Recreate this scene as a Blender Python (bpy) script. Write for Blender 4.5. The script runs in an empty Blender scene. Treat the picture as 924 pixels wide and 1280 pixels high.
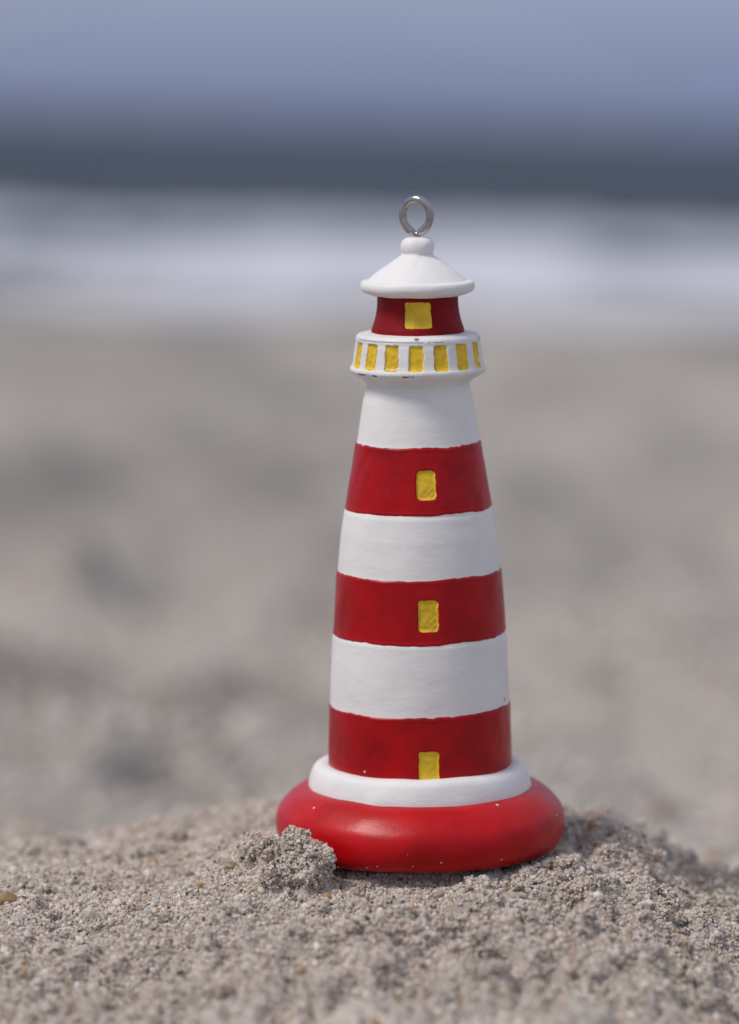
import bpy, bmesh, math, random
import numpy as np
R = math.radians
rng = np.random.default_rng(11)
C = bpy.context.scene.collection

# ------------------------------------------------------------------ helpers
def vnoise(x, y, seed=0):
    xi = np.floor(x).astype(np.int64); yi = np.floor(y).astype(np.int64)
    fx = x - xi; fy = y - yi
    fx = fx*fx*fx*(fx*(fx*6-15)+10); fy = fy*fy*fy*(fy*(fy*6-15)+10)
    def h(a, b):
        n = (a*374761393 + b*668265263 + seed*1442695041) & 0xFFFFFFFF
        n = ((n ^ (n >> 13))*1274126177) & 0xFFFFFFFF
        n = (n ^ (n >> 16))
        n = (n*2246822519) & 0xFFFFFFFF
        return ((n ^ (n >> 15)) & 0xFFFFFF)/float(0xFFFFFF)*2-1
    a = h(xi, yi); b = h(xi+1, yi); c = h(xi, yi+1); d = h(xi+1, yi+1)
    return (a*(1-fx)+b*fx)*(1-fy) + (c*(1-fx)+d*fx)*fy
def fbm(x, y, seed=0, octv=4, gain=.5):
    s = 0; a = 1.; f = 1.
    for k in range(octv):
        s = s + a*vnoise(x*f+17.3*k, y*f-9.1*k, seed+k*7); a *= gain; f *= 2.03
    return s
def cells(x, y, seed):
    """distance to the nearest jittered cell centre"""
    xi = np.floor(x); yi = np.floor(y); d = np.full(x.shape, 9.)
    for a in (-1, 0, 1):
        for b in (-1, 0, 1):
            X = xi+a; Y = yi+b
            px = X+.5+.48*vnoise(X, Y, seed); py = Y+.5+.48*vnoise(X, Y, seed+1)
            d = np.minimum(d, np.hypot(x-px, y-py)*(1+.3*vnoise(X, Y, seed+2)))
    return d
def sstep(a, b, x):
    t = np.clip((x-a)/(b-a), 0, 1); return t*t*(3-2*t)

def np_mesh(name, co, faces, smooth=True):
    """co (n,3); faces (m,k) with k = 3 or 4"""
    me = bpy.data.meshes.new(name)
    co = np.ascontiguousarray(co, dtype=np.float32); faces = np.ascontiguousarray(faces, dtype=np.int32)
    m, k = faces.shape
    me.vertices.add(len(co)); me.vertices.foreach_set('co', co.ravel())
    me.loops.add(m*k); me.loops.foreach_set('vertex_index', faces.ravel())
    me.polygons.add(m); me.polygons.foreach_set('loop_start', np.arange(0, m*k, k, dtype=np.int32))
    me.polygons.foreach_set('use_smooth', np.full(m, smooth, dtype=bool))
    me.update(calc_edges=True)
    return me
def link(name, me, mat, parent=None):
    o = bpy.data.objects.new(name, me); C.objects.link(o)
    if mat: me.materials.append(mat)
    if parent: o.parent = parent
    return o
def grid_faces(nu, nv, wrap=False):
    u = np.arange(nu if wrap else nu-1); v = np.arange(nv-1)
    U, V = np.meshgrid(u, v, indexing='xy')
    a = V*nu+U; b = V*nu+(U+1) % nu; c = (V+1)*nu+(U+1) % nu; d = (V+1)*nu+U
    return np.stack([a, b, c, d], -1).reshape(-1, 4)

# ------------------------------------------------------------------ materials
class NT:
    def __init__(s, name):
        s.m = bpy.data.materials.new(name); s.m.use_nodes = True
        s.t = s.m.node_tree; s.b = s.t.nodes['Principled BSDF']
    def n(s, typ, **kw):
        nd = s.t.nodes.new(typ)
        for k, v in kw.items():
            if k in nd.inputs: nd.inputs[k].default_value = v
            else: setattr(nd, k, v)
        return nd
    def l(s, a, b): s.t.links.new(a, b)
    def ramp(s, fac, stops, interp='LINEAR'):
        r = s.n('ShaderNodeValToRGB'); r.color_ramp.interpolation = interp
        e = r.color_ramp.elements
        while len(e) < len(stops): e.new(.5)
        for q, (p, c) in zip(e, stops):
            q.position = p; q.color = (c if len(c) == 4 else (*c, 1)) if hasattr(c, '__len__') else (c, c, c, 1)
        s.l(fac, r.inputs['Fac']); return r
    def mix(s, fac, a, b):
        x = s.n('ShaderNodeMix'); x.data_type = 'RGBA'
        for v, i in ((fac, 0), (a, 6), (b, 7)):
            if isinstance(v, bpy.types.NodeSocket): s.l(v, x.inputs[i])
            else: x.inputs[i].default_value = v if not hasattr(v, '__len__') or len(v) == 4 else (*v, 1)
        return x.outputs[2]

def paint(name, col, col2, rough, bump=.25, speck=None, speck_col=(.6, .57, .55), spec=.5, fine=2600, pits=0.0, coat=0.0, blot=220.):
    """hand-brushed model paint; object coordinates in metres"""
    N = NT(name); tc = N.n('ShaderNodeTexCoord').outputs['Object']
    n1 = N.n('ShaderNodeTexNoise', Scale=blot, Detail=5., Roughness=.6); N.l(tc, n1.inputs['Vector'])
    c = N.mix(N.ramp(n1.outputs['Fac'], [(.35, 0.), (.7, 1.)]).outputs[0], col, col2)
    n2 = N.n('ShaderNodeTexNoise', Scale=float(fine), Detail=3., Roughness=.65); N.l(tc, n2.inputs['Vector'])
    mp = N.n('ShaderNodeMapping'); mp.inputs['Scale'].default_value = (1, 1, 2.2); N.l(tc, mp.inputs['Vector'])
    n3 = N.n('ShaderNodeTexNoise', Scale=260., Detail=4., Roughness=.6); N.l(mp.outputs[0], n3.inputs['Vector'])
    if pits:
        v = N.n('ShaderNodeTexVoronoi', Scale=330.); N.l(tc, v.inputs['Vector'])
        rnd = N.n('ShaderNodeSeparateColor'); N.l(v.outputs['Color'], rnd.inputs[0])
        small = N.ramp(v.outputs['Distance'], [(.06, 1.), (.11, 0.)]).outputs[0]
        some = N.ramp(rnd.outputs[0], [(1-pits, 0.), (1-pits+.01, 1.)]).outputs[0]
        mu = N.n('ShaderNodeMath', operation='MULTIPLY'); N.l(small, mu.inputs[0]); N.l(some, mu.inputs[1])
        c = N.mix(mu.outputs[0], c, (.22, .18, .16))
    if speck:
        v = N.n('ShaderNodeTexVoronoi', Scale=520.); N.l(tc, v.inputs['Vector'])
        rnd = N.n('ShaderNodeSeparateColor'); N.l(v.outputs['Color'], rnd.inputs[0])
        small = N.ramp(v.outputs['Distance'], [(.07, 1.), (.10, 0.)]).outputs[0]
        some = N.ramp(rnd.outputs[1], [(1-speck, 0.), (1-speck+.01, 1.)]).outputs[0]
        mu = N.n('ShaderNodeMath', operation='MULTIPLY'); N.l(small, mu.inputs[0]); N.l(some, mu.inputs[1])
        c = N.mix(mu.outputs[0], c, speck_col)
    N.l(c, N.b.inputs['Base Color'])
    ad = N.n('ShaderNodeMath', operation='MULTIPLY_ADD'); N.l(n2.outputs['Fac'], ad.inputs[0]); ad.inputs[1].default_value = .25
    N.l(n3.outputs['Fac'], ad.inputs[2])
    bp = N.n('ShaderNodeBump', Strength=bump, Distance=.00016); N.l(ad.outputs[0], bp.inputs['Height']); N.l(bp.outputs[0], N.b.inputs['Normal'])
    rr = N.n('ShaderNodeMapRange'); rr.inputs[3].default_value = rough-.07; rr.inputs[4].default_value = rough+.1
    N.l(n1.outputs['Fac'], rr.inputs[0]); N.l(rr.outputs[0], N.b.inputs['Roughness'])
    N.b.inputs['Specular IOR Level'].default_value = spec
    N.b.inputs['Coat Weight'].default_value = coat; N.b.inputs['Coat Roughness'].default_value = .3
    return N.m

M_white = paint('white_chalk_paint', (.80, .785, .775), (.74, .725, .72), .6, .5, pits=.06, spec=.35)
def worn(mat, lines):
    """chipped dark edge: the paint has rubbed off in places along a rim"""
    t = mat.node_tree; b = t.nodes['Principled BSDF']; src = b.inputs['Base Color'].links[0].from_socket
    tc = t.nodes.new('ShaderNodeTexCoord'); sp = t.nodes.new('ShaderNodeSeparateXYZ'); t.links.new(tc.outputs['Object'], sp.inputs[0])
    for z, wd, thr, sc, c in lines:
        n = t.nodes.new('ShaderNodeTexNoise'); n.inputs['Scale'].default_value = sc; n.inputs['Detail'].default_value = 3; t.links.new(tc.outputs['Object'], n.inputs['Vector'])
        a = t.nodes.new('ShaderNodeMath'); a.operation = 'SUBTRACT'; t.links.new(sp.outputs[2], a.inputs[0]); a.inputs[1].default_value = z
        ab = t.nodes.new('ShaderNodeMath'); ab.operation = 'ABSOLUTE'; t.links.new(a.outputs[0], ab.inputs[0])
        l = t.nodes.new('ShaderNodeMath'); l.operation = 'LESS_THAN'; t.links.new(ab.outputs[0], l.inputs[0]); l.inputs[1].default_value = wd
        g = t.nodes.new('ShaderNodeMath'); g.operation = 'GREATER_THAN'; t.links.new(n.outputs['Fac'], g.inputs[0]); g.inputs[1].default_value = thr
        m = t.nodes.new('ShaderNodeMath'); m.operation = 'MULTIPLY'; t.links.new(l.outputs[0], m.inputs[0]); t.links.new(g.outputs[0], m.inputs[1])
        x = t.nodes.new('ShaderNodeMix'); x.data_type = 'RGBA'; t.links.new(m.outputs[0], x.inputs[0]); t.links.new(src, x.inputs[6]); x.inputs[7].default_value = (*c, 1); src = x.outputs[2]
    t.links.new(src, b.inputs['Base Color']); return mat
M_red = paint('red_satin_paint', (.43, .002, .005), (.27, .001, .004), .31, .4, speck=.07, spec=.25)
M_redbase = paint('red_base_paint', (.54, .003, .006), (.36, .002, .004), .32, .35, speck=.10, spec=.28)
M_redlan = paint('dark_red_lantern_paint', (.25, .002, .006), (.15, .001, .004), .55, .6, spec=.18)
M_yel = paint('yellow_paint', (.84, .57, .015), (.60, .36, .012), .42, .9, fine=1800, blot=620.)

def metal():
    N = NT('steel_wire'); tc = N.n('ShaderNodeTexCoord').outputs['Object']
    n = N.n('ShaderNodeTexNoise', Scale=900., Detail=4.); N.l(tc, n.inputs['Vector'])
    N.l(N.ramp(n.outputs['Fac'], [(.3, (.30, .28, .27)), (.7, (.52, .50, .49))]).outputs[0], N.b.inputs['Base Color'])
    N.b.inputs['Metallic'].default_value = 1; N.b.inputs['Roughness'].default_value = .17
    b = N.n('ShaderNodeBump', Strength=.15, Distance=.0001); N.l(n.outputs['Fac'], b.inputs['Height']); N.l(b.outputs[0], N.b.inputs['Normal'])
    return N.m
M_metal = metal()

def grain_mat():
    N = NT('sand_grains'); a = N.n('ShaderNodeAttribute', attribute_name='tint')
    N.l(a.outputs['Color'], N.b.inputs['Base Color'])
    N.b.inputs['Roughness'].default_value = .42; N.b.inputs['Specular IOR Level'].default_value = .5
    tr = N.n('ShaderNodeBsdfTranslucent'); N.l(a.outputs['Color'], tr.inputs[0])
    ms = N.n('ShaderNodeMixShader'); ms.inputs[0].default_value = .5
    N.l(N.b.outputs[0], ms.inputs[1]); N.l(tr.outputs[0], ms.inputs[2]); N.l(ms.outputs[0], N.t.nodes['Material Output'].inputs[0])
    return N.m
M_grain = grain_mat()

def sand_mat(name, cell, col, dark, bumpd, patch=3.):
    N = NT(name); tc = N.n('ShaderNodeTexCoord').outputs['Object']
    v = N.n('ShaderNodeTexVoronoi', Scale=1/cell); N.l(tc, v.inputs['Vector'])
    s = N.n('ShaderNodeSeparateColor'); N.l(v.outputs['Color'], s.inputs[0])
    g = N.ramp(s.outputs[0], [(0, (.10, .085, .075)), (.1, (.20, .165, .14)), (.45, (.37, .335, .30)), (.85, (.52, .49, .46)), (1., (.45, .32, .2))]).outputs[0]
    n = N.n('ShaderNodeTexNoise', Scale=patch, Detail=5., Roughness=.6); N.l(tc, n.inputs['Vector'])
    base = N.mix(N.ramp(n.outputs['Fac'], [(.38, 0.), (.62, 1.)]).outputs[0], dark, col)
    nn = N.n('ShaderNodeTexNoise', Scale=13., Detail=4., Roughness=.6); N.l(tc, nn.inputs['Vector'])
    base = N.mix(N.ramp(nn.outputs['Fac'], [(.48, 0.), (.62, .8)]).outputs[0], base, tuple(q*.8 for q in dark))
    sy = N.n('ShaderNodeSeparateXYZ'); N.l(tc, sy.inputs[0])
    wet = N.n('ShaderNodeMapRange'); wet.inputs[1].default_value = 1.; wet.inputs[2].default_value = 16.; wet.inputs[3].default_value = 0.; wet.inputs[4].default_value = .75
    N.l(sy.outputs[1], wet.inputs[0])
    da = N.n('ShaderNodeAttribute', attribute_name='hollow_shade')  # painted shade of the beach hollows, mixed into the colour below
    base = N.mix(wet.outputs[0], base, dark)      # damper towards the water
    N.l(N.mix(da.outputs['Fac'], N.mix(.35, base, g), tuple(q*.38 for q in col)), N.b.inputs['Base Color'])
    n2 = N.n('ShaderNodeTexNoise', Scale=.25/cell, Detail=6., Roughness=.7); N.l(tc, n2.inputs['Vector'])
    b = N.n('ShaderNodeBump', Strength=.9, Distance=bumpd); N.l(n2.outputs['Fac'], b.inputs['Height']); N.l(b.outputs[0], N.b.inputs['Normal'])
    N.b.inputs['Roughness'].default_value = .85; N.b.inputs['Specular IOR Level'].default_value = .25
    return N.m
M_mound = sand_mat('mound_sand', .0005, (.66, .59, .52), (.52, .46, .405), .0006, 60.)
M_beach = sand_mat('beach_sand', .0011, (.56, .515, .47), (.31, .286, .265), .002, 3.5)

# ------------------------------------------------------------------ camera
K = 8.33e-5                    # metres per photograph pixel at the ornament
F = 5000.0                     # focal length in photograph pixels
D = F*K
cam = bpy.data.cameras.new('camera'); camo = bpy.data.objects.new('camera', cam); C.objects.link(camo)
bpy.context.scene.camera = camo
cam.sensor_fit = 'VERTICAL'; cam.sensor_height = 24; cam.sensor_width = 24; cam.lens = F/1280*24
cam.clip_start = .01; cam.clip_end = 20000
ROLL = R(1.5); PITCH = R(5.585)
camo.location = (-.0063, -D, .0757)
from mathutils import Matrix, Vector
camo.rotation_euler = (Matrix.Rotation(R(90)-PITCH, 3, 'X') @ Matrix.Rotation(ROLL, 3, 'Z')).to_euler()
cam.dof.use_dof = True; cam.dof.focus_distance = .408
cam.dof.aperture_fstop = (cam.lens/1000)/.0092

# ------------------------------------------------------------------ ornament
LEAN_F = R(2.4)
Z = lambda y: (1052-y)*K/.981
orn = bpy.data.objects.new('lighthouse_ornament', None); C.objects.link(orn)
orn['label'] = 'small red and white striped lighthouse ornament with steel ring standing on the sand'
orn['category'] = 'ornament'
orn.location = (0, 0, 0)
orn.rotation_euler = (LEAN_F, R(-1.9), 0)
ROLL_EXTRA = 0

def wob(th, z, seed, amp):
    """periodic hand-made irregularity, in pixels"""
    return amp*(vnoise(2.2*np.cos(th)+5, 2.2*np.sin(th)+z*.02, seed)+.5*vnoise(5*np.cos(th)+5+z*.03, 5*np.sin(th), seed+3))
# windows: (theta centre, y centre, half width px, half height px, corner, radius px)
WIN = [(.10, 592.5, 12.5, 18, 7, 85), (.095, 749, 13, 19.5, 5.5, 106), (.085, 934, 13, 20.5, 4, 115.5)]
LAN = [(.0, 390, 17.5, 16, 4, 53), (math.pi, 390, 17.5, 16, 4, 53)]
GAL = [(-.035+k*math.pi/8, 440, 9, 15.5, 2.5, 79.5) for k in range(16)]
def sdf(th, y, w, seed=0):
    tc, yc, hw, hh, cr, rad = w
    dth = (th-tc+math.pi) % (2*math.pi)-math.pi
    dx = dth*rad; dy = y-yc
    dx = dx+.6*vnoise(dy*.18+tc*9, dx*.1, 91)
    dy = dy+.6*vnoise(dx*.18, dy*.05+tc*9, 92)
    qx = np.abs(dx)-hw+cr; qy = np.abs(dy)-hh+cr
    return np.hypot(np.maximum(qx, 0), np.maximum(qy, 0))+np.minimum(np.maximum(qx, qy), 0)-cr
def recess(th, y, wins, depth=3.0):
    d = np.zeros_like(th+y)
    for w in wins:
        s = sdf(th, y, w)
        d = np.maximum(d, depth*(1-sstep(-1.6, .7, s)))
    return d
# radius profiles in pixels (r, y) down the axis
TWS = 3.5
TW = np.array([(62, 470), (64.5, 480), (69, 500), (73, 525), (76.2, 549), (77.6, 554), (83, 585), (88.3, 615), (91, 633), (93.2, 638), (97.5, 665), (100.5, 695), (101.6, 709),
               (102.6, 714), (104.5, 740), (106.3, 770), (107.2, 786), (109.2, 792), (111, 820), (112.2, 850), (112.6, 872), (113.2, 880), (114, 910), (115, 960), (115, 985)])
TW[(TW[:, 1] > 540) & (TW[:, 1] < 890), 1] -= TWS
def tower_r(y): return np.interp(y, TW[:, 1], TW[:, 0])
def cyl(th, r, y): return np.stack([np.sin(th)*r*K, -np.cos(th)*r*K, Z(y)+0*th], -1)

def surface(name, y_of, r_of, nu, nv, mat, parent, cap=True):
    th = np.linspace(0, 2*np.pi, nu, endpoint=False)[None, :]; v = np.linspace(0, 1, nv)[:, None]
    th2 = th+0*v; y = y_of(th2, v+0*th); r = r_of(th2, y, v+0*th)
    me = np_mesh(name, cyl(th2, r, y).reshape(-1, 3), grid_faces(nu, nv, True)[:, ::-1])
    return link(name, me, mat, parent)
WALL = {}
def lathe(name, prof, mat, parent, nu=256, sub=6, amp=.5, seed=1, wins=None, smooth_iter=2, dense=None):
    """profile (r, y) rounded by corner cutting, closed at the axis"""
    p = np.array(prof, float)
    for _ in range(smooth_iter):
        q = [p[0]]
        for a, b in zip(p[:-1], p[1:]): q += [a*.75+b*.25, a*.25+b*.75]
        p = np.array(q+[p[-1]])
    L = np.r_[0, np.cumsum(np.hypot(*np.diff(p, axis=0).T))]
    n = int(L[-1]/(dense or 1.2)); t = np.linspace(0, L[-1], n)
    r = np.interp(t, L, p[:, 0])[:, None]; y = np.interp(t, L, p[:, 1])[:, None]
    th = np.linspace(0, 2*np.pi, nu, endpoint=False)[None, :]
    pr_ = np.stack([r[:, 0], y[:, 0]]); WALL[name] = (pr_, seed, amp)
    k = np.clip(r/20, 0, 1)
    rr = r+k*wob(th, y, seed, amp); yy = y+k*wob(th, r+y, seed+20, amp)
    if wins: rr = rr-recess(th, yy, wins)
    return link(name, np_mesh(name, cyl(th+0*r, rr, yy).reshape(-1, 3), grid_faces(nu, n, True)[:, ::-1]), mat, parent)

def wall(name, y0, y1):
    p, seed, amp = WALL[name]; m = (p[1] >= y0-3) & (p[1] <= y1+3) & (p[0] > 45); o = np.argsort(p[1][m])
    return lambda th, y: np.interp(y, p[1][m][o], p[0][m][o])+wob(th, y, seed, amp)
def panel(name, w, rfun, mat, parent, lift=.95, depth=3.0, grow=.2):
    """painted window pane lying in its recess, 1.2 px thick"""
    tc, yc, hw, hh, cr, rad = w
    n = 30
    gx = np.linspace(-1, 1, n); X, Y = np.meshgrid(gx, gx)
    # square to rounded rectangle
    px = X*(hw-.3); py = Y*(hh-.3)
    ax = hw-cr; ay = hh-cr
    ex = np.maximum(np.abs(px)-ax, 0); ey = np.maximum(np.abs(py)-ay, 0); l = np.hypot(ex, ey); mx = np.maximum(ex, ey)
    f = np.where(l > 1e-6, mx/np.maximum(l, 1e-6), 1)
    px = np.sign(px)*(np.minimum(np.abs(px), ax)+ex*f); py = np.sign(py)*(np.minimum(np.abs(py), ay)+ey*f)
    px += .7*vnoise(py*.2+tc*9, px*.08, 51); py += .5*vnoise(px*.2, py*.08+tc*9, 52)
    th = tc+px/rad; y = yc+py
    edge = np.maximum(np.abs(X), np.abs(Y))
    r = rfun(th, y)-depth+lift+1.5*sstep(.8, 1, edge)+.4*vnoise(px*.25+tc*31, py*.25, 53)
    a = cyl(th, r, y).reshape(-1, 3); b = cyl(th, r-2.2, y).reshape(-1, 3)
    fa = grid_faces(n, n); fb = fa[:, ::-1]+n*n
    bd = list(range(n))+[i*n+n-1 for i in range(1, n)]+[(n-1)*n+i for i in range(n-2, -1, -1)]+[i*n for i in range(n-2, 0, -1)]
    side = [(bd[(i+1) % len(bd)], bd[i], bd[i]+n*n, bd[(i+1) % len(bd)]+n*n) for i in range(len(bd))]
    return link(name, np_mesh(name, np.r_[a, b], np.r_[fa[:, ::-1], fb[:, ::-1], np.array(side)]), mat, parent)

# tower core (the white stripes are its bare paint)
def tower_y(th, v): return 462+v*(985-462)
surface('tower', tower_y, lambda th, y, v: tower_r(y)+wob(th, y, 4, .45)-recess(th, y, WIN), 640, 330, M_white, orn)
def stripe(y0, y1, win, seed, t=1.0, label=None):
    def yo(th, v):
        a = y0-1.2*np.sin(th)+wob(th, 0, seed, 1.1)+.5*vnoise(th*0+14*np.cos(th), 14*np.sin(th), seed+5)+.7*sstep(.55,.8,vnoise(9*np.cos(th),9*np.sin(th),seed+77))*1.5
        b = y1-1.2*np.sin(th)+wob(th, 40, seed+9, 1.1)+.5*vnoise(th*0+14*np.cos(th), 14*np.sin(th), seed+6)
        return a+(b-a)*v
    def ro(th, y, v):
        e = np.minimum(v, 1-v)*(y1-y0)
        lip = np.where(e < 3, np.sqrt(np.clip(1-(1-e/3)**2, 0, 1)), 1)
        return tower_r(y)+wob(th, y, 4, .45)-.5+(t+.5)*lip+.35*np.exp(-((e-3)/2.0)**2)-recess(th, y, WIN)+.3*vnoise(8*np.cos(th), 8*np.sin(th)+y*.05, seed+2)
    return surface('red_stripe', yo, ro, 640, 90, M_red, orn)
stripe(547.5, 629.5, 0, 31); stripe(706, 784.5, 1, 41); stripe(872, 958, 2, 57)
for k, w in enumerate(WIN):
    o = panel('door' if k == 2 else 'tower_window', w, lambda th, y: tower_r(y)+wob(th, y, 4, .45)+1.1, M_yel, orn)

# base and its white ring
BASE = [(0, 1052), (120, 1052.5), (164, 1052.5), (174, 1049.5), (180, 1041), (183, 1029), (183.3, 1016), (180.5, 1005.5), (173, 996), (161, 985), (148, 977.5), (130, 974), (100, 974), (0, 974)]
lathe('base', BASE, M_redbase, orn, nu=320, amp=1.0, seed=61, smooth_iter=2)
RING = [(100, 992), (136, 986.5), (140.5, 983), (140.5, 974), (136.5, 960), (132, 951), (123, 947), (112, 948.5), (100, 950)]
lathe('base_ring', RING, M_white, orn, nu=320, amp=1.0, seed=67, smooth_iter=2)

# gallery with its sixteen yellow openings
GP = [(55, 478), (64, 477), (68.5, 471.5), (80, 465.5), (85, 461), (85, 457), (82.3, 453.5), (80.3, 441), (78.3, 428), (77.4, 425), (77.6, 421), (75.5, 416.5), (70, 415), (60, 414), (48, 414)]
def gal_r(y): return np.interp(y, [421, 428, 441, 453.5, 457], [77.4, 78.3, 80.3, 82.3, 84])
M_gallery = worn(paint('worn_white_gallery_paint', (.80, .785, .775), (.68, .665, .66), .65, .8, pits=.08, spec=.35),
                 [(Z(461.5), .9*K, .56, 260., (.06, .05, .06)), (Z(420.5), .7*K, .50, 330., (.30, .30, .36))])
gal = lathe('gallery', GP, M_gallery, orn, nu=720, amp=.35, seed=71, wins=GAL, smooth_iter=1, dense=.8)
gal_w = wall('gallery', 422, 457)
for w in GAL: panel('gallery_opening', w, gal_w, M_yel, gal)

# lantern room, roof, knob, ring
LP = [(40, 417), (58, 417), (57.6, 411), (54.5, 403), (51.5, 392), (50, 380), (50, 370), (50, 362), (40, 362)]
def lan_r(y): return np.interp(y, [362, 380, 392, 403, 411], [50, 50, 51.5, 54.5, 57])
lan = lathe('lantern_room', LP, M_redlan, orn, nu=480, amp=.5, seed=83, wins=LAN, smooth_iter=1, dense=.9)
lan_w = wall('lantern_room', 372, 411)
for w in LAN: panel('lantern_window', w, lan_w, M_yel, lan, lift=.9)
RP = [(0, 369), (40, 369), (49, 368.5), (55, 369.5), (62, 367), (69, 364.5), (71.5, 360), (71, 355.5), (69, 352.3), (65.5, 351.4), (62.5, 351.6), (59.5, 349), (50, 341), (36, 331), (26, 324.5), (20.5, 321), (18.8, 318), (18.8, 312), (0, 312)]
roof = lathe('roof', RP, M_white, orn, nu=256, amp=.55, seed=97, smooth_iter=2)
KP = [(0, 321), (17, 321), (19, 318.5), (21, 314), (21.3, 308), (19, 302.5), (14, 299.5), (8, 298.5), (0, 298.5)]
lathe('roof_knob', KP, M_white, roof, nu=128, amp=.35, seed=101, smooth_iter=2)

def tube(name, pts, rad, mat, parent, n=20):
    pts = [Vector(p) for p in pts]; co = []; prev = Vector((0, 1, 0))
    for i, p in enumerate(pts):
        t = (pts[min(i+1, len(pts)-1)]-pts[max(i-1, 0)]).normalized()
        b = t.cross(prev).normalized(); nn = b.cross(t).normalized(); prev = nn
        r = rad(i/(len(pts)-1))
        for k in range(n):
            a = 2*math.pi*k/n; co.append(p+nn*math.cos(a)*r+b*math.sin(a)*r)
    f = [tuple(q) for q in grid_faces(n, len(pts), True)]
    me = bpy.data.meshes.new(name); me.from_pydata([tuple(c) for c in co], [], f+[tuple(range(n))[::-1], tuple(range((len(pts)-1)*n, len(pts)*n))])
    for p in me.polygons: p.use_smooth = len(p.vertices) == 4
    me.update()
    return link(name, me, mat, parent)
loop = []
for i in range(73):
    a = math.radians(-90+10)+(2*math.pi-math.radians(20))*i/72
    x = 17*math.cos(a); zz = 20.2*math.sin(a)
    if zz < -9: x *= 1-.02*((-zz-9)/9.4)**1.5; zz -= 1.2*((-zz-9)/9.4)**1.6
    ya = -.5*x+(2.2 if i > 60 else 0)*(i-60)/12
    loop.append(((x*.985-1.0)*K, ya*K, Z(272.5)+zz*K))
pr = orn
tube('hanging_ring', loop, lambda s: 5.0*K*(1 if .015 < s < .985 else .8), M_metal, orn)
tube('ring_stem', [((1.5-.0*i)*K-1.2*K, 0, Z(293)-(i*1.6)*K) for i in range(8)], lambda s: 4.4*K, M_metal, orn)

# ------------------------------------------------------------------ sand height
CX = [-.30, -.12, -.08, -.044, -.027, -.0163, 0, .0179, .023, .028, .033, .06, .10, .30]
CZ = [-.030, -.019, -.0112, -.0050, -.0042, -.0020, -.0006, -.0004, -.0020, -.0045, -.0065, -.0135, -.020, -.030]
xs_f = np.linspace(-.3, .3, 1201); cz_f = np.interp(xs_f, CX, CZ)
kk = np.exp(-np.linspace(-3, 3, 13)**2/2); kk /= kk.sum()
cz_f = np.convolve(np.pad(cz_f, 6, mode='edge'), kk, mode='valid')
def beach_h(x, y):
    yy = np.maximum(y, .1)
    b = -.023-.0456*(yy-.1335)
    b = np.where(y < .1, b+ (y-.1)*-.02, b)
    d = np.hypot(x, y)
    w1 = sstep(.07, .25, d)
    rel = .0024*fbm(x/.011, y/.015, 13, 2)*sstep(.06, .12, d)*(1-sstep(.8, 1.6, d))+.0065*fbm(x/.030, y/.045, 3, 3)*w1*(1-.5*sstep(2, 6, d))+.017*fbm(x/.13+3, y/.24, 5, 3)*sstep(.15, .9, d)+.040*fbm(x/.55+1.7, y/.9, 8, 3)*sstep(.5, 2.5, d)*(1-.55*sstep(9, 18, d))
    # scattered hollows trodden into the beach
    for hx, hy, rx, ry, dp in HOLES:
        q = ((x-hx)/rx)**2+((y-hy)/ry)**2
        rel = rel-dp*np.exp(-q)+.35*dp*np.exp(-((np.sqrt(q)-1.5)/.45)**2)
    return b+rel
HOLES = [(-.01, 1.05, .07, .10, .015), (-.075, .36, .026, .06, .006), (-.037, .18, .007, .02, .006), (-.03, 1.46, .06, .18, .010), (-.055, .62, .02, .06, .02), (.11, .9, .04, .1, .012), (.3, 2.3, .1, .3, .03), (-.42, 3., .15, .4, .04)]
def mound_h(x, y):
    c = np.interp(x, xs_f, cz_f)
    yr = .022+.010*sstep(.0, -.04, x)*0+.012*np.exp(-((x+.02)/.02)**2)
    z = c+.16*np.minimum(y+.013, 0)-.16*.3*np.minimum(y+.10, 0)
    t = np.maximum(y-yr, 0)
    z = z-.55*t*t/(t+.012)
    # pressed seat of the ornament, a little open in front
    r = np.hypot(x, y)
    z = z-.0016*np.exp(-((x-.003)/.010)**2-((y+.0145)/.0035)**2)
    z = z+.0020*np.exp(-((x+.0165)/.0045)**2-((y+.003)/.010)**2)
    z = z+.0007*fbm(x/.012, y/.012, 21, 3)*(.4+.6*sstep(.010, .02, r))
    seat = 1-sstep(.0135, .0155, r)
    z = z*(1-seat)+np.minimum(z, -.0007)*seat
    return z
def ground_h(x, y):
    return np.maximum(mound_h(x, y), beach_h(x, y)) if False else _smax(mound_h(x, y), beach_h(x, y))
def _smax(a, b, k=.004):
    h = np.clip(.5+.5*(a-b)/k, 0, 1); return b*(1-h)+a*h+k*h*(1-h)

# inner patch
PX0, PX1, PY0, PY1, ST = -.075, .075, -.100, .075, .00022
gx = np.arange(PX0, PX1, ST); gy = np.arange(PY0, PY1, ST)
GX, GY = np.meshgrid(gx, gy)
H = ground_h(GX, GY)
H += .00030*fbm(GX/.0022, GY/.0022, 41, 4, .6)
frt = sstep(-.004, .012, GX)+.8*sstep(-.014, -.030, GY)*(1-.5*sstep(-.0, -.03, GX))
H += -.0012*sstep(.15, .75, vnoise(GX/.0042, GY/.0042, 77)+.3*vnoise(GX/.0015, GY/.0015, 78))*(.35+np.clip(frt, 0, 1))*sstep(.0155, .018, np.hypot(GX, GY))
H += .00045*fbm(GX/.006, GY/.006, 79, 2)*np.clip(frt, 0, 1)*sstep(.0155, .02, np.hypot(GX, GY))
def lump_density(x, y):
    return .30+.70*sstep(-.012, .006, x)+.45*sstep(-.010, -.03, y)
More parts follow.
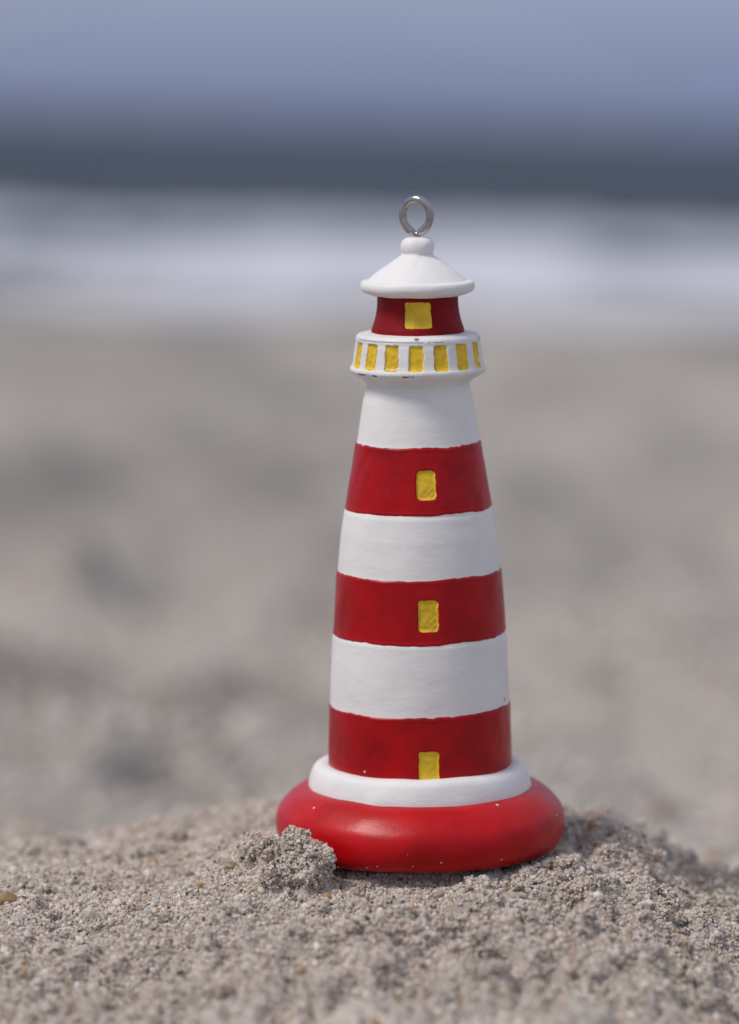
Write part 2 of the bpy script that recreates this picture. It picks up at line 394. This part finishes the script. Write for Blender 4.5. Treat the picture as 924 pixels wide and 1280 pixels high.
def stamp(cx, cy, cz, r):
    i0 = max(int((cx-r-PX0)/ST), 0); i1 = min(int((cx+r-PX0)/ST)+2, len(gx)); j0 = max(int((cy-r-PY0)/ST), 0); j1 = min(int((cy+r-PY0)/ST)+2, len(gy))
    if i1 <= i0 or j1 <= j0: return
    q = r*r-(GX[j0:j1, i0:i1]-cx)**2-(GY[j0:j1, i0:i1]-cy)**2
    s = np.where(q > 0, cz+np.sqrt(np.maximum(q, 0)), -1)
    H[j0:j1, i0:i1] = np.maximum(H[j0:j1, i0:i1], s)
def hz(x, y):
    i = np.clip(((x-PX0)/ST).astype(int), 0, len(gx)-1); j = np.clip(((y-PY0)/ST).astype(int), 0, len(gy)-1)
    return H[j, i]
H += .0022*(.28-np.abs(fbm(GX/.0062+4, GY/.0070, 83, 4, .55)))*(.22+.78*sstep(-.014, -.026, GY)+.5*sstep(.010, .02, GX)).clip(0, 1)*sstep(.016, .022, np.hypot(GX, GY))
H += .0017*np.exp(-((GX+.0200)/.0055)**2-((GY+.0085)/.006)**2)*sstep(.0155, .018, np.hypot(GX, GY))
H += .0013*np.exp(-((GX-.0205)/.0040)**2-((GY-.004)/.008)**2)*sstep(.0155, .017, np.hypot(GX, GY))
H += .0011*fbm(GX/.0036, GY/.0036, 87, 3, .55)*sstep(.010, .017, GX)*sstep(-.03, -.02, GY)*sstep(.0155, .017, np.hypot(GX, GY))
cw = (.16+.84*np.maximum(sstep(-.013, -.026, GY)*.9, sstep(.006, .018, GX)))*sstep(.0155, .018, np.hypot(GX, GY))*(.6+.6*sstep(-.3, .5, fbm(GX/.014, GY/.014, 95, 2)))
ux = GX+.0007*fbm(GX/.0018, GY/.0018, 90, 3); uy = GY+.0007*fbm(GX/.0018+9, GY/.0018, 91, 3)
H += cw*(.0011*(.45-cells(ux/.0034, uy/.0034, 92)**1.6)+.00055*(.45-cells(ux/.0014+5, uy/.0014, 93)**1.6))
H0 = H.copy()
def hz1(x, y): return float(hz(np.array([x]), np.array([y]))[0])
nc = 3000
for x, y in zip(rng.uniform(PX0, PX1, nc), rng.uniform(PY0, PY1, nc)):
    if rng.random() > lump_density(x, y)*.8: continue
    r = .0004+.0012*rng.random()**2.2
    if math.hypot(x, y) < .0155+r: continue
    z = min(hz1(x, y)-r*.4, float(H0[min(int((y-PY0)/ST), len(gy)-1), min(int((x-PX0)/ST), len(gx)-1)])+.0005)
    for _ in range(12):
        a = rng.uniform(0, 2*math.pi); e = rng.uniform(0.0, 1.4); rs = r*rng.uniform(.2, .55); q = rng.uniform(.3, 1.25)*r
        stamp(x+q*math.cos(a)*math.cos(e), y+q*math.sin(a)*math.cos(e)*.8, z+r*.75*math.sin(e), rs)
# crumb resting against the left front of the base
crumbs = [(-.0124, -.0128, .0006, .0018), (-.0109, -.0139, .0010, .0013), (-.0138, -.0118, .0014, .0012), (-.0123, -.0130, .0024, .0009), (-.0103, -.0144, .0000, .0012), (-.0096, -.0149, .0014, .0005), (-.0155, -.0106, .0006, .0014),
          (-.0134, -.0121, .0028, .0007), (-.0092, -.0151, .0010, .00035), (-.0170, -.0090, .0002, .0016), (-.0115, -.0160, -.0010, .0014), (-.0145, -.0150, -.0012, .0017)]
for a, b, c, r in crumbs[:4]+crumbs[4:5]+crumbs[6:7]+crumbs[9:]: stamp(a, b, c, r*.8)
cl = []
for a, b, c, r in crumbs:
    cl.append((a, b, c, r*.92))
    for _k in range(6):
        t = rng.uniform(0, 6.28); e = rng.uniform(-.8, 1.4)
        cl.append((a+r*math.cos(t)*math.cos(e)*.8, b+r*math.sin(t)*math.cos(e)*.8, c+r*math.sin(e)*.8, r*rng.uniform(.2, .42)))
for _ in range(1500):
    x = rng.uniform(-.046, .037); y = rng.uniform(-.045, .035)
    if rng.random() > (.15+.85*sstep(-.014, .004, x))*(1-.4*sstep(-.03, -.045, y)): continue
    r = .00025+.0007*rng.random()**2
    if math.hypot(x, y) < .0153+r or (math.hypot(x, y) < .0185 and y < 0 and r > .00045): continue
    z0 = hz1(x, y)
    for _k in range(6):
        a = rng.uniform(0, 6.28); e = rng.uniform(0, 1.4); q_ = r*rng.uniform(.3, .7)
        X_, Y_, Z_ = x+r*math.cos(a)*math.cos(e)*.95, y+r*math.sin(a)*math.cos(e)*.95, z0+r*math.sin(e)*.7
        stamp(X_, Y_, Z_-q_*.3, q_*.6); cl.append((X_, Y_, Z_, q_))
edge = np.minimum(np.minimum(GX-PX0, PX1-GX), np.minimum(GY-PY0, PY1-GY))
sub = (slice(None, None, 2), slice(None, None, 2))
Hs = H[sub]-.00030-.004*(1-sstep(0, .006, edge[sub]))
co = np.stack([GX[sub], GY[sub], Hs], -1)
mo = link('sand_mound', np_mesh('sand_mound', co.reshape(-1, 3), grid_faces(co.shape[1], co.shape[0])), M_mound)
mo['kind'] = 'structure'

# grains
gyy, gxx = np.gradient(H, ST); area = np.sqrt(1+np.minimum(gxx**2+gyy**2, 9))
def sample(n, x0, x1, y0, y1):
    out = []; tot = 0
    while tot < n:
        x = rng.uniform(x0, x1, n); y = rng.uniform(y0, y1, n)
        i = ((x-PX0)/ST).astype(int); j = ((y-PY0)/ST).astype(int)
        k = rng.random(n) < area[j, i]/3.2
        out.append(np.stack([x[k], y[k]], -1)); tot += k.sum()
    return np.concatenate(out)[:n]
P = np.concatenate([sample(520000, -.047, .038, -.046, .042), sample(70000, PX0, PX1, PY0, PY1)])
n = len(P)
Hp = np.pad(H, 1, mode='edge')
Hmin = np.minimum.reduce([Hp[a:a+H.shape[0], b:b+H.shape[1]] for a in (0, 1, 2) for b in (0, 1, 2)])
jj = ((P[:, 1]-PY0)/ST).astype(int); ii = ((P[:, 0]-PX0)/ST).astype(int)
z = H[jj, ii]+rng.normal(0, .00008, n)-.00005-rng.random(n)*(H[jj, ii]-Hmin[jj, ii])*.9
rad = np.clip(rng.lognormal(math.log(.000104), .40, n), .00005, .00042)
pos = np.c_[P, z]
ex = []
for q_, (a, b, c, r) in enumerate(cl):
    m_ = int(4*math.pi*r*r/(1.1e-8 if q_ < 90 else 2.6e-8))+6
    d_ = rng.normal(size=(m_, 3)); d_ /= np.linalg.norm(d_, axis=1, keepdims=True)
    ex.append(np.array([a, b, c])+d_*r*(rng.uniform(.60, 1.08, (m_, 1)))*(1+.55*vnoise(d_[:, 0]*3+a*9e3, d_[:, 1]*3+d_[:, 2]*2, 8))[:, None])
ex = np.concatenate(ex); ex = ex[ex[:, 2] > hz(ex[:, 0], ex[:, 1])-.0002]
pos = np.r_[pos, ex]; rad = np.r_[rad, np.clip(rng.lognormal(math.log(.000102), .36, len(ex)), .00006, .0003)]
print('grains', len(pos), 'cluster grains', len(ex))
# coarser, single pale and amber grains on top
nb = 2600
Pb = sample(nb, -.06, .055, -.07, .05); rb = rng.uniform(.00018, .00045, nb)
pos = np.r_[pos, np.c_[Pb, hz(Pb[:, 0], Pb[:, 1])+rb*.3]]; rad = np.r_[rad, rb]
# shell bits and coarse grains strewn over the beach just behind the mound
nq = 9000
qx = rng.uniform(-.16, .16, nq); qy = rng.uniform(.06, .62, nq); rq = rng.uniform(.0004, .0012, nq)
pos = np.r_[pos, np.c_[qx, qy, ground_h(qx, qy)+rq*.3]]; rad = np.r_[rad, rq]
# few pebbles seen in the photograph at the left
peb = [(-.0425, -.010, .0009, (.50, .36, .18)), (-.0335, -.017, .0010, (.80, .76, .71)), (-.034, .0, .0005, (.55, .33, .12)), (-.0405, -.018, .0008, (.70, .66, .61)), (-.0285, .006, .0006, (.6, .42, .25)),
       (-.020, -.009, .0007, (.5, .42, .3)), (-.0245, .002, .00055, (.45, .3, .15)), (.009, -.0185, .0006, (.42, .15, .07)), (.0375, -.006, .0009, (.30, .22, .10))]
for x, y, r, c in peb:
    pos = np.r_[pos, [[x, y, float(hz(np.array([x]), np.array([y]))[0])+r*.2]]]; rad = np.r_[rad, r]
# keep grains out of the ornament's base
bp_ = 0; rr_ = np.hypot(pos[:, 0], pos[:, 1])
rb_ = np.interp(pos[:, 2], [-.0005, 0, .0008, .0022, .004, .006, .007], [.0130, .0142, .01475, .0152, .0148, .0135, .012])
inside = (rr_ < rb_+rad*.6) & (pos[:, 2] > -.0004)
pc = np.array([c for *_, c in peb]); npb = len(peb)
m = ~inside; m[-npb:] = True
pos = pos[m]; rad = rad[m]; n = len(pos)
pal = np.array([(.92, .86, .80), (.84, .76, .68), (.68, .59, .51), (.62, .42, .22), (.17, .14, .12), (.76, .61, .52), (.92, .89, .86)])
# a few grains stuck to the paint of the base
ns = 50
th_ = rng.uniform(0, 2*np.pi, ns); ys_ = 1050-26*rng.random(ns)**2.2*1.0; ys_[-4:] = rng.uniform(985, 1020, 4)
Bp = np.array(BASE[2:10])[::-1]; rs_ = np.interp(ys_, Bp[:, 1], Bp[:, 0])
pl = cyl(th_, rs_, ys_); Mo = np.array(orn.rotation_euler.to_matrix()); pl = pl @ Mo.T
pos = np.r_[pos, pl]; rad = np.r_[rad, rng.uniform(.00005, .00012, ns)]; n = len(pos)
pk = rng.choice(7, n, p=[.33, .27, .14, .045, .035, .08, .10])
col = pal[pk]*rng.uniform(.85, 1.15, (n, 1)); col[-npb-ns:-ns] = pc
g = (1+5**.5)/2
IC = np.array([(-1, g, 0), (1, g, 0), (-1, -g, 0), (1, -g, 0), (0, -1, g), (0, 1, g), (0, -1, -g), (0, 1, -g), (g, 0, -1), (g, 0, 1), (-g, 0, -1), (-g, 0, 1)])/math.hypot(1, g)
IF = np.array([(0, 11, 5), (0, 5, 1), (0, 1, 7), (0, 7, 10), (0, 10, 11), (1, 5, 9), (5, 11, 4), (11, 10, 2), (10, 7, 6), (7, 1, 8), (3, 9, 4), (3, 4, 2), (3, 2, 6), (3, 6, 8), (3, 8, 9), (4, 9, 5), (2, 4, 11), (6, 2, 10), (8, 6, 7), (9, 8, 1)])
q = rng.normal(size=(n, 4)); q /= np.linalg.norm(q, axis=1, keepdims=True); w_, a_, b_, c_ = q.T
RM = np.stack([1-2*(b_*b_+c_*c_), 2*(a_*b_-c_*w_), 2*(a_*c_+b_*w_), 2*(a_*b_+c_*w_), 1-2*(a_*a_+c_*c_), 2*(b_*c_-a_*w_), 2*(a_*c_-b_*w_), 2*(b_*c_+a_*w_), 1-2*(a_*a_+b_*b_)], -1).reshape(n, 3, 3)
sc = rng.uniform(.65, 1.4, (n, 1, 3))
V = IC[None]*sc*(1+rng.uniform(-.25, .25, (n, 12, 1)))*rad[:, None, None]
V = np.einsum('nij,nkj->nki', RM, V)+pos[:, None, :]
Fc = (IF[None]+12*np.arange(n)[:, None, None]).reshape(-1, 3)
me = np_mesh('sand_grains', V.reshape(-1, 3), Fc, smooth=False)
at = me.attributes.new('tint', 'FLOAT_COLOR', 'POINT')
at.data.foreach_set('color', np.repeat(np.c_[col, np.ones(n)], 12, axis=0).astype(np.float32).ravel())
gr = link('sand_grains', me, M_grain)
gr['kind'] = 'stuff'; gr['label'] = 'pale coarse loose sand grains covering the mound under the lighthouse'; gr['category'] = 'sand'

# beach: one graded sheet out to the horizon, passing below the sea
def graded(n, near, far):
    t = np.linspace(-1, 1, n); k = math.asinh(far/near*1.0)
    return near*np.sinh(k*t)
bx = graded(901, .06, 6000)
ty = np.linspace(0, 1, 1100)
k = math.asinh(8000/.12); by = .12*np.sinh(k*ty)
byn = -.12*np.sinh(math.asinh(3000/.12)*np.linspace(0, 1, 260))[1:][::-1]
by = np.r_[byn, by]
BX, BY = np.meshgrid(bx, by)
BH = ground_h(BX, BY)
inn = (BX > PX0+.006) & (BX < PX1-.006) & (BY > PY0+.006) & (BY < PY1-.006)
BH = np.where(inn, BH-.0035, BH)
BH = np.where(BY > 24, np.maximum(BH, -3.), BH)
HOLLOW_SHADE = [(-.080, .34, .05, .09, .9), (-.034, .335, .022, .05, .5), (-.035, 1.32, .065, .24, .95), (-.037, .178, .006, .014, .7), (-.16, .9, .07, .12, .7), (.16, .8, .05, .07, .4), (.12, .36, .02, .03, .35), (-.1, 3.2, .3, .5, .5)]  # dark patches painted into the sand colour as the shade of hollows
hshade = np.zeros_like(BX)
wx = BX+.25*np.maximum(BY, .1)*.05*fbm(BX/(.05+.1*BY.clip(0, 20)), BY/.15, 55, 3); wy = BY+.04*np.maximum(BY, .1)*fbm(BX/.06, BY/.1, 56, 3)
for hx, hy, rx, ry, st in HOLLOW_SHADE: hshade = np.maximum(hshade, st*np.exp(-(((wx-hx)/rx)**2+((wy-hy)/ry)**2)**1.3))
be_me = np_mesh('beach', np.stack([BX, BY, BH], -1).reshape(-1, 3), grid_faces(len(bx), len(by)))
at = be_me.attributes.new('hollow_shade', 'FLOAT', 'POINT'); at.data.foreach_set('value', hshade.astype(np.float32).ravel())
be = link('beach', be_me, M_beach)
be['kind'] = 'structure'

# ------------------------------------------------------------------ sea
SEA = -.93
def sea_mat():
    N = NT('sea_water'); tc = N.n('ShaderNodeTexCoord').outputs['Object']
    mp = N.n('ShaderNodeMapping'); mp.inputs['Scale'].default_value = (.35, 1, 1); N.l(tc, mp.inputs['Vector'])
    n = N.n('ShaderNodeTexNoise', Scale=.5, Detail=6., Roughness=.65); N.l(mp.outputs[0], n.inputs['Vector'])
    N.l(N.ramp(n.outputs['Fac'], [(.35, (.045, .058, .080)), (.7, (.085, .104, .138))]).outputs[0], N.b.inputs['Base Color'])
    b = N.n('ShaderNodeBump', Strength=1., Distance=.6); N.l(n.outputs['Fac'], b.inputs['Height']); N.l(b.outputs[0], N.b.inputs['Normal'])
    N.b.inputs['Roughness'].default_value = .55; N.b.inputs['IOR'].default_value = 1.33; N.b.inputs['Specular IOR Level'].default_value = .03
    return N.m
def foam_mat():
    N = NT('surf_foam'); tc = N.n('ShaderNodeTexCoord').outputs['Object']
    n = N.n('ShaderNodeTexNoise', Scale=2.5, Detail=6., Roughness=.65); N.l(tc, n.inputs['Vector'])
    N.l(N.ramp(n.outputs['Fac'], [(.35, (.45, .47, .54)), (.6, (.68, .69, .76))]).outputs[0], N.b.inputs['Base Color'])
    b = N.n('ShaderNodeBump', Strength=.8, Distance=.08); N.l(n.outputs['Fac'], b.inputs['Height']); N.l(b.outputs[0], N.b.inputs['Normal'])
    N.b.inputs['Roughness'].default_value = .8
    return N.m
def wave_h(x, y):
    s = y-.12*x+.8*vnoise(x/7, x*0, 3)
    h = 0
    for c, a, w in ((24.5, .06, 1.2), (29.5, .10, 1.5), (35, .12, 1.6), (48, .20, 2.2)):
        h = h+a*np.exp(-((s-c)/w)**2)*(.75+.25*vnoise(x/5, y*0+c, 6))
    h = h+.06*fbm(x/3.5, y/2, 12, 4)*sstep(22, 34, y)*(1-.0*y)
    return h+.25*vnoise(x/40, y/14, 14)*sstep(50, 80, y)
sx = graded(301, 12, 6000); sy = np.r_[np.arange(17, 70, .25), 70+7900*np.linspace(0, 1, 160)**2.5]
SX, SY = np.meshgrid(sx, sy); SH = SEA+wave_h(SX, SY)
se = link('sea', np_mesh('sea', np.stack([SX, SY, SH], -1).reshape(-1, 3), grid_faces(len(sx), len(sy))), sea_mat()); se['kind'] = 'structure'
fx = np.arange(-45, 45, .22); fy = np.arange(18, 52, .13); FX, FY = np.meshgrid(fx, fy)
FZ = SEA+wave_h(FX, FY)+.03+.05*np.maximum(fbm(FX/.8, FY/.5, 31, 3), 0)
fs = FY-.12*FX+.8*vnoise(FX/7, FX*0, 3)+1.5*fbm(FX/1.8, FY/3, 66, 3)
fn = fbm(FX/2.2, FY/1.4, 71, 4)
mask = (fs > 20.0) & (fs+.35*FX < 33) & (fn > -.55)
ff = grid_faces(len(fx), len(fy)); mk = mask.ravel()[ff].all(1); ff = ff[mk]
used, inv = np.unique(ff, return_inverse=True)
fo = link('surf_foam', np_mesh('surf_foam', np.stack([FX, FY, FZ], -1).reshape(-1, 3)[used], inv.reshape(-1, 4)), foam_mat())
fo['kind'] = 'stuff'; fo['label'] = 'white foam of the breaking surf along the waterline behind the beach'; fo['category'] = 'surf'

# ------------------------------------------------------------------ sky and sun
SUN_EL, SUN_AZ = R(53), R(-64)         # azimuth measured from behind the camera towards the left
w = bpy.data.worlds.new('World'); bpy.context.scene.world = w; w.use_nodes = True
t = w.node_tree; bg = t.nodes['Background']
sky = t.nodes.new('ShaderNodeTexSky'); sky.sky_type = 'NISHITA'; sky.sun_disc = False
sd = Vector((math.sin(SUN_AZ)*math.cos(SUN_EL), -math.cos(SUN_AZ)*math.cos(SUN_EL), math.sin(SUN_EL)))
sky.sun_elevation = SUN_EL; sky.sun_rotation = math.atan2(sd.x, sd.y)
sky.air_density = 1.0; sky.dust_density = .6; sky.ozone_density = 1.0
# thin broken cloud cover over the blue
tcw = t.nodes.new('ShaderNodeTexCoord'); mpw = t.nodes.new('ShaderNodeMapping'); mpw.inputs['Scale'].default_value = (1.2, 1.2, 7)
nz = t.nodes.new('ShaderNodeTexNoise'); nz.inputs['Scale'].default_value = 2.2; nz.inputs['Detail'].default_value = 6
t.links.new(tcw.outputs['Generated'], mpw.inputs[0]); t.links.new(mpw.outputs[0], nz.inputs['Vector'])
rp = t.nodes.new('ShaderNodeValToRGB'); rp.color_ramp.elements[0].position = .35; rp.color_ramp.elements[1].position = .72
rp.color_ramp.elements[0].color = (.8, .8, .8, 1); rp.color_ramp.elements[1].color = (1, 1, 1, 1)
t.links.new(nz.outputs['Fac'], rp.inputs['Fac'])
mx = t.nodes.new('ShaderNodeMix'); mx.data_type = 'RGBA'; 
sp = t.nodes.new('ShaderNodeSeparateXYZ'); t.links.new(tcw.outputs['Generated'], sp.inputs[0])
er = t.nodes.new('ShaderNodeValToRGB'); E_ = er.color_ramp.elements; E_.new(.5); E_.new(.6)
for e_, (p_, c_) in zip(E_, ((0, (.145, .185, .34)), (.035, (.25, .30, .49)), (.16, (.37, .40, .52)), (.6, (.48, .51, .61)))):
    e_.position = p_; e_.color = (*c_, 1)
t.links.new(sp.outputs[2], er.inputs[0])
gn = t.nodes.new('ShaderNodeVectorMath'); gn.operation = 'SCALE'; gn.inputs['Scale'].default_value = 10.0
t.links.new(er.outputs[0], gn.inputs[0]); t.links.new(gn.outputs[0], mx.inputs[7])
t.links.new(rp.outputs[0], mx.inputs[0]); t.links.new(sky.outputs[0], mx.inputs[6]); t.links.new(mx.outputs[2], bg.inputs[0])
bg.inputs[1].default_value = .09
sl = bpy.data.lights.new('sun', 'SUN'); sl.energy = 2.0; sl.angle = R(18); sl.color = (1, .94, .86)
so = bpy.data.objects.new('sun', sl); C.objects.link(so); so.rotation_euler = sd.to_track_quat('Z', 'Y').to_euler()

sc_ = bpy.context.scene
sc_.render.engine = 'CYCLES'
sc_.view_settings.view_transform = 'Standard'; sc_.view_settings.look = 'None'; sc_.view_settings.gamma = 1; sc_.view_settings.exposure = .18
sc_.cycles.max_bounces = 6; sc_.cycles.diffuse_bounces = 3
